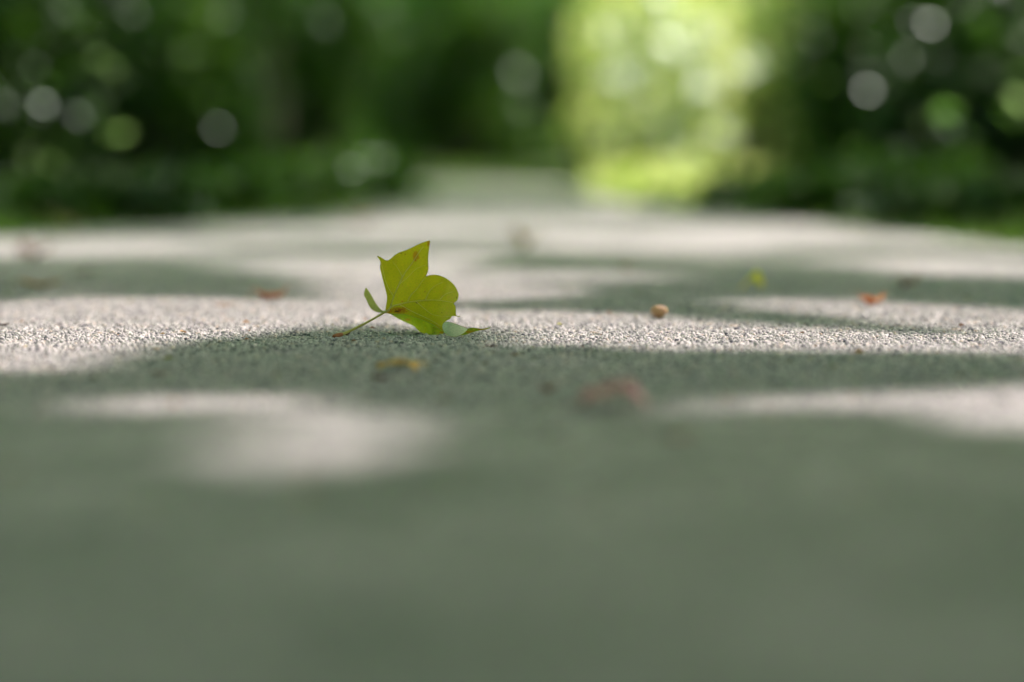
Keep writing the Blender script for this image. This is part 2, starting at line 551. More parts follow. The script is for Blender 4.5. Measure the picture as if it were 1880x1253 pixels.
def shrub(x, y, rx, ry, h, n, leaf, mat, label, seed, group='shrubs along the path', name='shrub', glints=(), helio=False):
    r = np.random.default_rng(seed)
    z0 = float(ground_z(np.array(x), np.array(y)))
    root = empty(name, (x, y, z0))
    tag(root, label, 'shrub', group)
    # stems
    parts = []
    lobes = []
    nl = 7 + seed % 4
    for k in range(nl):
        an = 6.283 * k / nl + r.random()
        f = 0.35 + 0.5 * r.random()
        c = np.array([math.cos(an) * rx * f, math.sin(an) * ry * f, h * (0.08 + 0.70 * (k + r.random()) / nl)])
        lobes.append((c, 0.34 + 0.2 * r.random()))
    lobes.append((np.array([0, 0, h * 0.55]), 0.55))
    for c, _ in lobes:
        p = limb_path((c[0] * 0.15, c[1] * 0.15, -0.03), c, 0.03 * h, 4, r)
        parts.append(tube(p, [0.014 * h + 0.004 - 0.0025 * h * i for i in range(5)], 6))
    V, Fc = join(parts)
    mesh_obj('stem', V, Fc, M_TWIG, root, True)
    # foliage: leaves in tufts through the lobes
    w = r.integers(0, len(lobes), n)
    C = np.array([lobes[i][0] for i in w])
    Rr = np.array([lobes[i][1] for i in w])[:, None]
    d = r.normal(size=(n, 3))
    d /= np.linalg.norm(d, axis=1, keepdims=True)
    rad = r.random((n, 1)) ** 0.45
    tuft = 1 + 0.22 * np.sin(d[:, :1] * 7 + seed) * np.sin(d[:, 1:2] * 6) + 0.15 * np.sin(d[:, 2:] * 9 + seed)
    P = C + d * rad * Rr * tuft * np.array([rx, ry, h * 0.75]) 
    P = P[P[:, 2] > 0.015]
    sz = leaf * (0.6 + 0.7 * r.random(len(P)))
    V, Fc = leaf_cloud(P, sz, nrm=(r.normal(size=P.shape) * 0.4 + np.array(S)) if helio else None, r=r)
    added = [q for i, q in enumerate(glints) if q[2] == 1 and i % 2]  # bright leaves put in to stand for sunlit highlight discs
    glints = [q for i, q in enumerate(glints) if not (q[2] == 1 and i % 2)]
    if added:
        Y = np.array([q[0] for q in added]) - np.array([x, y, z0])
        Y = np.concatenate([Y + r.normal(size=Y.shape) * 0.012 for _ in range(2)])
        ysz = np.tile(np.array([q[1] for q in added]), 2) * (0.7 + 0.6 * r.random(2 * len(added)))
        yv, yf = leaf_cloud(Y, ysz, nrm=r.normal(size=Y.shape) * 0.2 + np.array(S), width=0.8, fold=0.03, r=r)
        fast_mesh('young_leaves', yv, yf, M_HIGHLIGHT, root)
    if glints:
        gw = np.concatenate([np.array([q[0]] * q[2]) + r.normal(size=(q[2], 3)) * np.array([0.03, 0.05, 0.025]) * (1 if q[2] < 4 else 1.4) for q in glints])
        G = gw - np.array([x, y, z0])
        gs = np.concatenate([q[1] * (0.45 + 0.75 * r.random(q[2])) for q in glints])
        view = np.array([0, 0, CAM_H]) - gw
        view /= np.linalg.norm(view, axis=1, keepdims=True)
        half = view + np.array(S)
        half /= np.linalg.norm(half, axis=1, keepdims=True)
        half += r.normal(size=half.shape) * 0.16
        ax = np.cross(half, r.normal(size=half.shape))
        V2, F2 = leaf_cloud(G, gs, axis=ax, nrm=half, width=0.85, fold=0.0, r=r)
        Fc = np.concatenate([Fc, F2 + len(V)]); V = np.concatenate([V, V2])
    fast_mesh('foliage', V, Fc, mat, root)
    return root

def glint(px, py, depth, size=0.06, ch=0.13, k=3):
    p = at_depth(px, py, depth)
    CHANNELS.append((np.array(p), ch))
    return (np.array(p), size, k)
gr = np.random.default_rng(77)
def scatter_glints(x0, x1, y0, y1, depth, n):
    return [glint(x0 + (x1 - x0) * gr.random(), y0 + (y1 - y0) * gr.random(), depth - 0.5 * gr.random(), 0.03 + 0.045 * gr.random(), 0.09, 1) for _ in range(n)]

LEFT = 'shrubs along the left edge of the path'
RIGHT = 'shrubs along the right edge of the path'
ORD = ['nearest', 'second', 'third', 'fourth', 'fifth', 'sixth', 'seventh', 'eighth', 'ninth', 'tenth']
# left side, from the camera outwards
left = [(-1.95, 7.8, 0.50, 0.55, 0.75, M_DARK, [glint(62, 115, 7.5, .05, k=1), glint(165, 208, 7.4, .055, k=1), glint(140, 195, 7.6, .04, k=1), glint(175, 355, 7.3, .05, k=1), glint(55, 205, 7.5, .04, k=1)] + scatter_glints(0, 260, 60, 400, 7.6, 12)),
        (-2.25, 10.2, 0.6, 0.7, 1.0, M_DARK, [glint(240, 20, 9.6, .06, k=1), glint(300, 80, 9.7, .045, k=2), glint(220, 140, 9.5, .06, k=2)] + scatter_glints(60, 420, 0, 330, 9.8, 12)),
        (-1.85, 12.6, 0.6, 0.8, 1.15, M_SHRUB, scatter_glints(280, 600, 0, 380, 12.2, 10)),
        (-2.1, 15.6, 0.7, 0.9, 1.5, M_SHRUB, []),
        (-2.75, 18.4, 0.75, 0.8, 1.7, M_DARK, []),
        (-0.5, 24.6, 0.8, 0.8, 2.0, M_SHRUB, [glint(840, 262, 24.0, .20, .3, 2), glint(815, 165, 24.1, .18, .3, 2), glint(950, 140, 24.2, .22, .35, 3), glint(900, 60, 24.2, .15, .3, 2)]),
        (-2.2, 28.4, 0.95, 0.9, 2.4, M_SHRUB, []),
        (-4.3, 32.0, 1.2, 1.1, 3.0, M_FAR, [])]
for i, (x, y, rx, ry, h, mt, gl) in enumerate(left):
    tone = 'dark green' if mt is M_DARK else 'mid green'
    shrub(x, y, rx, ry, h, 5200, 0.055 + 0.0022 * y, mt, (f'{tone} leafy shrub left of the path, {ORD[i]} from the camera on that side' if i < 5 else f'{tone} shrub beyond the bend of the path, {ORD[i - 5]} from the camera'), 100 + i, LEFT, glints=gl)
back_left = [(-3.2, 12.5, 1.0, 0.8, 1.5), (-4.0, 18, 1.3, 1.0, 2.2), (-5.0, 21.4, 1.2, 0.9, 2.6)]
for i, (x, y, rx, ry, h) in enumerate(back_left):
    shrub(x, y, rx, ry, h, 5000, 0.08 + 0.0025 * y, M_DARK, f'dark understory shrub in the second row behind the left verge, {ORD[i]} of three', 140 + i, 'understory shrubs behind the left verge')
right = [(2.05, 7.9, 0.55, 0.55, 0.8, M_DARK, [glint(1605, 335, 7.2, .06, k=2), glint(1785, 262, 7.6, .045, k=1), glint(1815, 328, 7.4, .045, k=1), glint(1845, 335, 7.5, .045, k=1), glint(1585, 385, 7.1, .045, k=1)] + scatter_glints(1560, 1880, 120, 420, 7.6, 16)),
         (2.15, 10.4, 0.6, 0.7, 1.05, M_DARK, [glint(1640, 128, 9.8, .05, k=1), glint(1570, 275, 9.9, .04, k=1), glint(1590, 150, 9.7, .06, k=2)] + scatter_glints(1440, 1880, 0, 380, 10.0, 16)),
         (2.05, 13.0, 0.6, 0.8, 1.3, M_SHRUB, [glint(1435, 340, 12.3, .05, k=1)] + scatter_glints(1340, 1640, 0, 380, 12.6, 18)),
         (2.75, 17.6, 0.65, 0.9, 1.4, M_SHRUB, []),
         (2.1, 20, 0.7, 1.0, 1.8, M_SHRUB, []),
         (2.05, 29, 0.9, 1.3, 2.5, M_LIGHT, []),
         (2.4, 36, 1.3, 1.6, 3.2, M_FAR, [])]
for i, (x, y, rx, ry, h, mt, gl) in enumerate(right):
    tone = 'dark green' if mt is M_DARK else ('pale green' if mt is M_LIGHT else 'mid green')
    shrub(x, y, rx, ry, h, 5200, 0.055 + 0.0022 * y, mt, f'{tone} leafy shrub right of the path, {ORD[i]} from the camera on that side', 200 + i, RIGHT, glints=gl)
back_right = [(3.4, 13, 1.0, 0.8, 1.6), (4.1, 18.5, 1.3, 1.0, 2.2), (4.8, 25, 1.6, 1.2, 2.8), (5.8, 32, 2.0, 1.4, 3.4)]
for i, (x, y, rx, ry, h) in enumerate(back_right):
    shrub(x, y, rx, ry, h, 5000, 0.08 + 0.0025 * y, M_DARK, f'dark understory shrub in the second row behind the right verge, {ORD[i]} of four', 240 + i, 'understory shrubs behind the right verge')
# the sunlit bushes
gl = [glint(a, b, 14.2, 0.12, 0.25, 3 * k) for a, b, k in ((1150, 150, 14), (1185, 120, 7), (1262, 205, 10), (1235, 240, 6), (1240, 290, 8), (1290, 60, 6), (1300, 330, 6), (1130, 60, 5), (1210, 20, 6), (1200, 350, 7), (1290, 370, 6), (1262, 130, 6), (1225, 90, 5), (1290, 160, 5), (1180, 225, 6), (1120, 240, 3), (1340, 250, 3), (1360, 120, 2))]
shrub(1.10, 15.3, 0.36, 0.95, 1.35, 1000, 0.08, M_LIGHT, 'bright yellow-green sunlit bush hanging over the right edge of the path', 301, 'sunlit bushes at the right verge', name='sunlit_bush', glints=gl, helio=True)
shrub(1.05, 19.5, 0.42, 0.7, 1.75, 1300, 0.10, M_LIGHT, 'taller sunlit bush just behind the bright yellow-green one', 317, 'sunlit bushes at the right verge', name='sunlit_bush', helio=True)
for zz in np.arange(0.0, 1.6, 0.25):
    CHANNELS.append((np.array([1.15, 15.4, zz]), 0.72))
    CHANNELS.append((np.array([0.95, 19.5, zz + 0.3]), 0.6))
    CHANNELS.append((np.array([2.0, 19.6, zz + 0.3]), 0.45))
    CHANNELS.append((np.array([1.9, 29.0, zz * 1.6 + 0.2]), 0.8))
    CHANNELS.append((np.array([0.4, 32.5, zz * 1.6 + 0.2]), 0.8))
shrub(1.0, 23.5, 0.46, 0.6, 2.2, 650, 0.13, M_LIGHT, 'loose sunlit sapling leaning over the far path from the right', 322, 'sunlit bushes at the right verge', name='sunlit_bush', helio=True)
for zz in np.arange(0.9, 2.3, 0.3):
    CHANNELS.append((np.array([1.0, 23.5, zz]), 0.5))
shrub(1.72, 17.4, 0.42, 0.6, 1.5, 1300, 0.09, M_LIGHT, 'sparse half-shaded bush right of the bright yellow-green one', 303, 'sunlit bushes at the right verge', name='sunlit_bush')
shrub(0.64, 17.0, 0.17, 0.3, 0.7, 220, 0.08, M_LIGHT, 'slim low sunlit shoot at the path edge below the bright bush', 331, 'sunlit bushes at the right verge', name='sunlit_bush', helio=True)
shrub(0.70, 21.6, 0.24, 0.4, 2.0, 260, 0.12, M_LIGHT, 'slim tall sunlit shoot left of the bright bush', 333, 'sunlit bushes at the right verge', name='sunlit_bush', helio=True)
for zz in np.arange(0.2, 2.2, 0.3):
    CHANNELS.append((np.array([0.70, 21.6, zz]), 0.3))
    CHANNELS.append((np.array([0.64, 17.0, zz * 0.35]), 0.2))
# low leafy plants on the verges
lows = [(-1, 5.9, .26, .12), (-1, 6.8, .26, .15), (-1, 7.9, .30, .12), (-1, 9.2, .3, .17), (-1, 11.0, .35, .14), (-1, 13.4, .4, .18),
        (1, 5.6, .24, .12), (1, 6.5, .28, .17), (1, 7.4, .28, .14), (1, 8.6, .26, .11), (1, 10.2, .32, .13), (1, 12.6, .32, .16)]
for i, (sd, y, w, hh) in enumerate(lows):
    x = (path_left(y) - w * 0.9) if sd < 0 else (path_right(y) + w * 0.9)
    side = 'left' if sd < 0 else 'right'
    k = i if sd < 0 else i - 6
    x = float(x)
    helio_plant = sd > 0 and k >= 3
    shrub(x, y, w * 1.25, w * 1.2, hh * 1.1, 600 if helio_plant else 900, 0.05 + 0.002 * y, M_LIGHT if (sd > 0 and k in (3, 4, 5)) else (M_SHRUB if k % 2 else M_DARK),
          f'low leafy plant at the {side} edge of the path, {ORD[k]} from the camera', 400 + i, f'low plants at the {side} edge of the path', name='low_plant', helio=(sd > 0 and k >= 3))
    if sd > 0 and k >= 3 or k == 4:
        CHANNELS.append((np.array([x, y, hh * 0.6]), 0.3))
# unseen bushes beside the camera, added to darken the foreground and green its fill
for i, (x, y, hh) in enumerate([(-2.0, 0.4, 1.5), (2.0, 0.2, 1.5), (-2.05, 3.6, 1.3), (2.1, 3.4, 1.2)]):
    shrub(x, y, 0.7, 1.1, hh, 4200, 0.07, M_SHRUB, ['leafy shrub on the verge level with the camera, left of the path', 'leafy shrub on the verge level with the camera, right of the path',
          'leafy shrub on the left verge abreast of the upright leaf', 'leafy shrub on the right verge abreast of the upright leaf'][i], 450 + i, 'shrubs beside the camera')
# low growth in the distance
far = [(0.35, 32.5, 1.1, 1.2, 2.6), (-1.5, 36.5, 1.3, 1.2, 3.2), (-1.0, 50, 1.9, 1.5, 4.2), (1.6, 47, 1.8, 1.5, 4.0), (4.6, 49, 2.0, 1.5, 4.6), (-4.4, 45, 2.0, 1.5, 4.4), (7.8, 46, 2.0, 1.5, 4.6), (-7.6, 44, 2.0, 1.5, 4.6)]
pos = ['right of the middle, behind the bend in the path', 'behind the bend, left of the middle', 'straight ahead far beyond the bend', 'just right of the far path', 'right of the far path behind the sunlit bush', 'left of the far path', 'at the far right', 'at the far left']
for i, (x, y, rx, ry, h) in enumerate(far):
    shrub(x, y, rx, ry, h, 9000, 0.24, M_FAR, f'blurred tall green shrub {pos[i]}', 330 + i, 'tall shrubs in the far background', name='tall_shrub')

def far_wood():
    n = 70000
    a = (rng.random(n) - 0.5) * 1.5
    d = 56 + 20 * rng.random(n)
    P = np.stack([np.sin(a) * d, np.cos(a) * d, rng.random(n) ** 0.9 * 11], 1)
    V, Fc = leaf_cloud(P, 0.45 + 0.35 * rng.random(n))
    o = fast_mesh('distant_wood', V, Fc, M_FAR)
    tag(o, 'distant mass of green woodland closing off the view', 'woodland', kind='stuff')
far_wood()

# ------------------------------------------------------------------ trees: trunks beside the path, crowns meeting over it
TREES = [(4.7, 6.0, 'first tree right of the path, nearest the camera, crown overhanging'),
         (2.75, 14.2, 'second tree right of the path, brown trunk behind the dark shrubs'),
         (3.0, 22.5, 'third tree right of the path, brown trunk beyond the sunlit bush'),
         (4.0, 31, 'fourth tree right of the path, far along the verge'),
         (4.2, 40, 'fifth tree right of the path, farthest on that side'),
         (7.6, 10.5, 'tall tree deep in the wood on the right, near the camera'),
         (8.2, 19, 'tall tree deep in the wood on the right, midway'),
         (8.6, 29, 'tall tree deep in the wood on the right, far off'),
         (-2.9, 9.6, 'first tree left of the path, nearest the camera'),
         (-3.0, 17, 'second tree left of the path, trunk behind the dark shrubs'),
         (-2.55, 25.5, 'third tree left of the path, slim dark trunk near the middle'),
         (-1.2, 37, 'fourth tree left of the path, farthest on that side'),
         (-6.5, 14, 'tall tree deep in the wood on the left, near the camera'),
         (-7.6, 22.6, 'tall tree deep in the wood on the left, far off'),
         (-1.75, -1.2, 'young tree beside the camera with low leafy boughs over the path')]  # unseen tree added to carry the shading boughs

def canopy():
    xs, ys_, szs, hs = [], [], [], []
    # ground cells in shade get leaves along their sun rays
    def band(x0, x1, y0, y1, size, lai, hmin, hmax):
        area = size * size * 0.3
        n = int((x1 - x0) * (y1 - y0) * lai / area)
        x = x0 + (x1 - x0) * rng.random(n)
        y = y0 + (y1 - y0) * rng.random(n)
        m = size * 0.38
        hit = sun_reaches(x, y)
        for ox, oy in ((m, 0), (-m, 0), (0, m), (0, -m)):
            hit |= sun_reaches(x + ox, y + oy)
        ok = ~hit
        px, py = project(x, y, 0 * x)
        dice = rng.random(len(x))
        for share, poly in THIN:
            ok &= ~(in_poly(px, py, poly) & (dice < share))
        x, y = x[ok], y[ok]
        xs.append(x); ys_.append(y)
        szs.append(size * (0.8 + 0.4 * rng.random(len(x))))
        hs.append(hmin + (hmax - hmin) * rng.random(len(x)))
    band(-1.3, 1.3, 0.2, 1.25, 0.12, 2.4, 5.5, 8.5)
    band(-1.3, 1.3, 1.25, 4.2, 0.08, 3.4, 5.5, 8.5)
    band(-1.3, 1.3, 4.2, 8.0, 0.14, 3.2, 5.5, 8.5)
    band(-4.5, -1.3, 0.2, 8.0, 0.17, 2.4, 5.5, 8.5)
    band(1.3, 4.5, 0.2, 8.0, 0.17, 2.4, 5.5, 8.5)
    band(-1.0, 0.8, 8.0, 20.0, 0.16, 1.6, 5.5, 8.5)
    band(-7.5, 6.5, 8.0, 20.0, 0.22, 2.1, 4.2, 8.5)
    band(-9.0, 7.5, 20.0, 36.0, 0.30, 1.1, 5.0, 10.0)
    band(-12.0, 9.5, 36.0, 52.0, 0.36, 0.3, 6.0, 11.0)
    # the rest of the roof of leaves, over and behind the camera
    band(-12.0, 8.0, -14.0, 16.0, 0.24, 1.15, 8.0, 11.0)
    band(-7.0, 5.0, -6.0, 1.4, 0.16, 2.0, 3.2, 6.0)  # low leaves added to deepen the shade near the camera
    x, y, s, h = map(np.concatenate, (xs, ys_, szs, hs))
    sv = np.array(S)
    t = h / sv[2]
    P = np.stack([x + sv[0] * t, y + sv[1] * t, h], 1)
    # unseen low bough added over the camera to darken the near ground
    nb = 9000
    B = np.stack([-2.4 + 4.6 * rng.random(nb), -2.6 + 3.3 * rng.random(nb), 1.0 + 1.5 * rng.random(nb)], 1)
    B = B[(np.sin(B[:, 0] * 3) + np.sin(B[:, 1] * 4 + 1) + np.sin(B[:, 2] * 5)) > -1.2]
    P = np.concatenate([P, B]); s = np.concatenate([s, 0.13 + 0.05 * rng.random(len(B))])
    keep = np.ones(len(P), bool)
    for c, rad in CHANNELS:
        d = P - c
        al = d @ sv
        dist = np.linalg.norm(d - al[:, None] * sv, axis=1)
        keep &= dist > rad + s * 0.35
    P, s = P[keep], s[keep]
    T = np.array([(a, b) for a, b, _ in TREES])
    near = np.argmin(((P[:, None, :2] - T[None]) ** 2).sum(-1), 1)
    for k, (tx, ty, label) in enumerate(TREES):
        r = np.random.default_rng(500 + k)
        z0 = float(ground_z(np.array(tx), np.array(ty)))
        root = empty('tree', (tx, ty, z0))
        tag(root, label, 'tree', 'trees beside the path')
        org = np.array([tx, ty, z0])
        mine = P[near == k] - org
        ms = s[near == k]
        hh = 9.5 + 1.5 * r.random()
        rr = 0.11 + 0.05 * r.random()
        tp = [(0, 0, -0.1), (0.02, 0, 0.3), (0.05 * r.normal(), 0.05 * r.normal(), 2.0), (0.1 * r.normal(), 0.1 * r.normal(), 4.0), (0.15 * r.normal(), 0.15 * r.normal(), hh)]
        V, Fc = tube(tp, [rr * 1.5, rr * 1.1, rr * 0.95, rr * 0.75, rr * 0.15], 12)
        mesh_obj('trunk', V, Fc, M_BARK, root, True)
        if len(mine) == 0:
            continue
        for j in range(9):
            best = None
            for tries in range(40):
                q = mine[r.integers(len(mine))]
                zb = min(max(min(2.2, q[2] * 0.7), q[2] - 0.35 * math.hypot(q[0], q[1])), hh - 0.5)
                p = limb_path((0.05, 0.05, zb), q, 0.12, 5, r)
                pa = np.array(spline(p, 5)) + org
                tt = pa[:, 2] / sv[2]
                gx, gy = pa[:, 0] - sv[0] * tt, pa[:, 1] - sv[1] * tt
                bad = int((sun_reaches(gx, gy) & (gy > 0.5) & (np.abs(gx) < 1.3)).sum())
                if best is None or bad < best[0]:
                    best = (bad, p)
                if bad == 0:
                    break
            if best[0] > 0:
                continue
            p = best[1]
            V, Fc = tube(p, [rr * 0.42 * (1 - i / 5.6) for i in range(6)], 7)
            mesh_obj('limb', V, Fc, M_BARK, root, True)
        n = len(mine)
        nr = r.normal(size=(n, 3)) * 0.45 + sv
        V, Fc = leaf_cloud(mine, ms, nrm=nr, width=0.8, fold=0.06, r=r)
        fast_mesh('crown', V, Fc, M_CANOPY, root)
canopy()

# ------------------------------------------------------------------ the upright tulip-tree leaf
ZS = 1880 / 360.0
def zpx(u, v): return 580 + u / ZS, 410 + v / ZS
Y0 = on_ground(*zpx(1250, 1082)).y
MM = Y0 / F_PX / ZS                      # metres per sketch unit at the leaf

def leaf_pt(u, v, dy):
    return at_depth(*zpx(u, v), Y0 + dy)

def blade_mat(name, c_lo, c_hi, trans, tfac, fleck=True, pale=False):
    m, nt, out = new_mat(name)
    tc = N(nt, 'ShaderNodeTexCoord')
    n1 = noise(nt, 45, 4, 0.6, tc.outputs['Object'])
    base = ramp(nt, [(0.3, c_lo), (0.72, c_hi)], n1.outputs['Fac'])
    col = base.outputs[0]
    def over(col, fac, c):
        mx = N(nt, 'ShaderNodeMix', data_type='RGBA', blend_type='MIX')
        nt.links.new(fac, mx.inputs[0])
        nt.links.new(col, mx.inputs[6])
        mx.inputs[7].default_value = (*c, 1)
        return mx.outputs[2]
    vo = N(nt, 'ShaderNodeTexVoronoi', feature='DISTANCE_TO_EDGE')
    vo.inputs['Scale'].default_value = 420
    nt.links.new(tc.outputs['Object'], vo.inputs['Vector'])
    net = ramp(nt, [(0.0, (0.35, 0.35, 0.35)), (0.12, (0, 0, 0))], vo.outputs['Distance'])
    col = over(col, net.outputs[0], (c_hi[0] * 1.5, c_hi[1] * 1.35, c_hi[2] * 1.5))
    if fleck:
        n2 = noise(nt, 480, 2, 0.5, tc.outputs['Object'])
        f2 = ramp(nt, [(0.60, (0, 0, 0)), (0.68, (0.75, 0.75, 0.75))], n2.outputs['Fac'])
        col = over(col, f2.outputs[0], (0.42, 0.36, 0.03))
        n3 = noise(nt, 330, 2, 0.5, tc.outputs['Object'])
        f3 = ramp(nt, [(0.70, (0, 0, 0)), (0.74, (0.8, 0.8, 0.8))], n3.outputs['Fac'])
        col = over(col, f3.outputs[0], (0.07, 0.05, 0.01))
        at = N(nt, 'ShaderNodeAttribute', attribute_name='stain')
        sc = N(nt, 'ShaderNodeSeparateColor')
        nt.links.new(at.outputs['Color'], sc.inputs[0])
        n4 = noise(nt, 420, 4, 0.7, tc.outputs['Object'])
        for ch, c, lo in ((0, (0.33, 0.20, 0.008), 0.16), (1, (0.24, 0.075, 0.006), 0.22), (2, (0.045, 0.018, 0.008), 0.14)):
            ml = N(nt, 'ShaderNodeMath', operation='MULTIPLY')
            nt.links.new(sc.outputs[ch], ml.inputs[0])
            nt.links.new(n4.outputs['Fac'], ml.inputs[1])
            fr = ramp(nt, [(lo + 0.08, (0, 0, 0)), (lo + 0.20, (0.95, 0.95, 0.95))], ml.outputs[0])
            col = over(col, fr.outputs[0], c)
    p = N(nt, 'ShaderNodeBsdfPrincipled')
    p.inputs['Roughness'].default_value = 0.55
    p.inputs['Specular IOR Level'].default_value = 0.35
    nt.links.new(col, p.inputs['Base Color'])
    b = N(nt, 'ShaderNodeBump')
    b.inputs['Strength'].default_value = 0.35
    b.inputs['Distance'].default_value = 0.0006
    nt.links.new(vo.outputs['Distance'], b.inputs['Height'])
    nt.links.new(b.outputs[0], p.inputs['Normal'])
    t = N(nt, 'ShaderNodeBsdfTranslucent')
    mx = N(nt, 'ShaderNodeMix', data_type='RGBA', blend_type='MULTIPLY')
    mx.inputs[0].default_value = 1
    nt.links.new(col, mx.inputs[6])
    mx.inputs[7].default_value = (*trans, 1)
    nt.links.new(mx.outputs[2], t.inputs[0])
    ms = N(nt, 'ShaderNodeMixShader')
    ms.inputs[0].default_value = tfac
    nt.links.new(p.outputs[0], ms.inputs[1])
    nt.links.new(t.outputs[0], ms.inputs[2])
    nt.links.new(ms.outputs[0], out.inputs[0])
    return m

M_BLADE = blade_mat('leaf_blade', (0.33, 0.36, 0.006), (0.39, 0.405, 0.010), (1.8, 1.75, 1.0), 0.5)
M_LOWER = blade_mat('leaf_lower_lobe', (0.16, 0.25, 0.008), (0.27, 0.35, 0.012), (1.6, 1.7, 1.0), 0.5)
M_REAR = blade_mat('leaf_rear_lobe', (0.22, 0.27, 0.06), (0.34, 0.40, 0.12), (1.5, 1.5, 1.0), 0.4, fleck=False)
M_PALE = blade_mat('leaf_underside', (0.52, 0.62, 0.38), (0.64, 0.72, 0.50), (1.1, 1.2, 0.8), 0.35, fleck=False)

def simple_mat(name, c, c2=None, rough=0.6, scale=120, tfac=0.0):
    m, nt, out = new_mat(name)
    tc = N(nt, 'ShaderNodeTexCoord')
    n1 = noise(nt, scale, 4, 0.6, tc.outputs['Object'])
    r = ramp(nt, [(0.3, c), (0.7, c2 or c)], n1.outputs['Fac'])
    p = N(nt, 'ShaderNodeBsdfPrincipled')
    p.inputs['Roughness'].default_value = rough
    nt.links.new(r.outputs[0], p.inputs['Base Color'])
    b = N(nt, 'ShaderNodeBump')
    b.inputs['Strength'].default_value = 0.4
    b.inputs['Distance'].default_value = 0.001
    nt.links.new(n1.outputs['Fac'], b.inputs['Height'])
    nt.links.new(b.outputs[0], p.inputs['Normal'])
    sh = p.outputs[0]
    if tfac:
        t = N(nt, 'ShaderNodeBsdfTranslucent')
        nt.links.new(r.outputs[0], t.inputs[0])
        ms = N(nt, 'ShaderNodeMixShader')
        ms.inputs[0].default_value = tfac
        nt.links.new(sh, ms.inputs[1]); nt.links.new(t.outputs[0], ms.inputs[2])
        sh = ms.outputs[0]
    nt.links.new(sh, out.inputs[0])
    return m

M_VEIN = simple_mat('leaf_vein', (0.72, 0.72, 0.16), (0.80, 0.78, 0.26), 0.5, tfac=0.15)
M_RIM = simple_mat('leaf_rim', (0.44, 0.50, 0.12), (0.50, 0.54, 0.18), 0.5, tfac=0.4)  # paler edge cord imitates the light-caught rim and gives thickness
M_PETIOLE = simple_mat('petiole', (0.42, 0.37, 0.07), (0.54, 0.50, 0.13), 0.45, 160)
M_STALKEND = simple_mat('petiole_end', (0.26, 0.07, 0.018), (0.44, 0.18, 0.05), 0.6, 300)

def sheet(name, outline, depth, mat, parent, per=5, grid=15, stains=(), rim=None, tips=()):
    """fill an outline with a fine triangle net and bend it in depth"""
    pts = [tuple(p) for p in spline(outline, per, True)]
    n = len(pts)
    arr = np.array(pts)
    lo, hi = arr.min(0), arr.max(0)
    gu, gv = np.meshgrid(np.arange(lo[0] + grid / 2, hi[0], grid), np.arange(lo[1] + grid / 2, hi[1], grid))
    gu = gu + (np.arange(gu.shape[0]) % 2)[:, None] * grid / 2
    gu, gv = gu.ravel(), gv.ravel()
    ins = in_poly(gu, gv, pts)
    gp = np.stack([gu, gv], 1)[ins]
    if len(gp):
        dmin = np.sqrt(((gp[:, None] - arr[None]) ** 2).sum(-1)).min(1)
        gp = gp[dmin > grid * 0.35]
    allp = [Vector(p) for p in pts] + [Vector(p) for p in gp]
    v2, _, f2, *_ = delaunay_2d_cdt(allp, [(i, (i + 1) % n) for i in range(n)], [], 1, 1e-4)
    V = [leaf_pt(p.x, p.y, depth(p.x, p.y)) for p in v2]
    c = Vector(parent.location)
    V = [p - c for p in V]
    o = mesh_obj(name, V, f2, mat, parent, True)
    ca = o.data.color_attributes.new('stain', 'FLOAT_COLOR', 'POINT')
    cols = []
    for p in v2:
        q = [0.0, 0.0, 0.0]
        for ch, cu, cv, ru, rv in stains:
            e = ((p.x - cu) / ru) ** 2 + ((p.y - cv) / rv) ** 2
            q[ch] = max(q[ch], math.exp(-e))
        cols += [*q, 1.0]
    ca.data.foreach_set('color', cols)
    if rim:
        rp = [leaf_pt(a, b, depth(a, b)) - c for a, b in pts]
        rp.append(rp[0])
        rv, rf = tube(rp, [rim] * len(rp), 5, False)
        mesh_obj('leaf_edge', rv, rf, M_RIM, o, True)
    return o

def front_depth(u, v):
    a, b = (u - 690) * MM, (840 - v) * MM
    mid_u = 715 + (800 - v) * 0.53
    fold = abs(u - mid_u) * MM
    d = 0.30 * b + 0.10 * a
    d += 0.16 * max(0, (mid_u - u) * MM)
    d += 14.0 * max(0, (u - 1120) * MM) ** 2
    d += 0.0016 * math.sin(u * 0.011 + v * 0.006) + 0.0003 * math.sin(u * 0.03 - v * 0.021) + 0.0001 * math.sin(u * 0.07 + v * 0.05)
    vein2 = 740 + 0.00022 * (u - 1100) ** 2
    if u > 720 and v > vein2:
        d += 0.10 * (v - vein2) * MM - 0.2 * max(0, v - vein2) * MM
    if v > 900:
        d -= 0.15 * (v - 900) * MM
    return d

hero = empty('tulip_tree_leaf', (0, 0, 0))
hero.location = (*on_ground(*zpx(1000, 1075)).xy, 0)
tag(hero, 'large yellow-green lobed leaf standing upright on its stalk on the path, sharply in focus', 'leaf')
FRONT = [(668, 845), (676, 780), (682, 705), (668, 640), (650, 570), (630, 490), (615, 420), (622, 378), (606, 346), (588, 317),
         (622, 328), (655, 350), (688, 359), (722, 338), (760, 305), (800, 282), (860, 262), (920, 235), (980, 205), (1040, 182), (1092, 170),
         (1086, 230), (1077, 310), (1076, 385), (1078, 440), (1064, 488), (1055, 510), (1092, 500), (1150, 497), (1210, 512), (1270, 545),
         (1320, 590), (1352, 640), (1367, 690), (1355, 738), (1322, 770), (1338, 800), (1341, 842), (1345, 884), (1368, 894), (1388, 889), (1370, 900),
         (1345, 892), (1305, 893), (1285, 918), (1245, 940), (1225, 965), (1212, 1000), (1218, 1036), (1150, 990), (1080, 953), (1000, 921), (920, 895),
         (850, 875), (760, 870), (700, 868)]
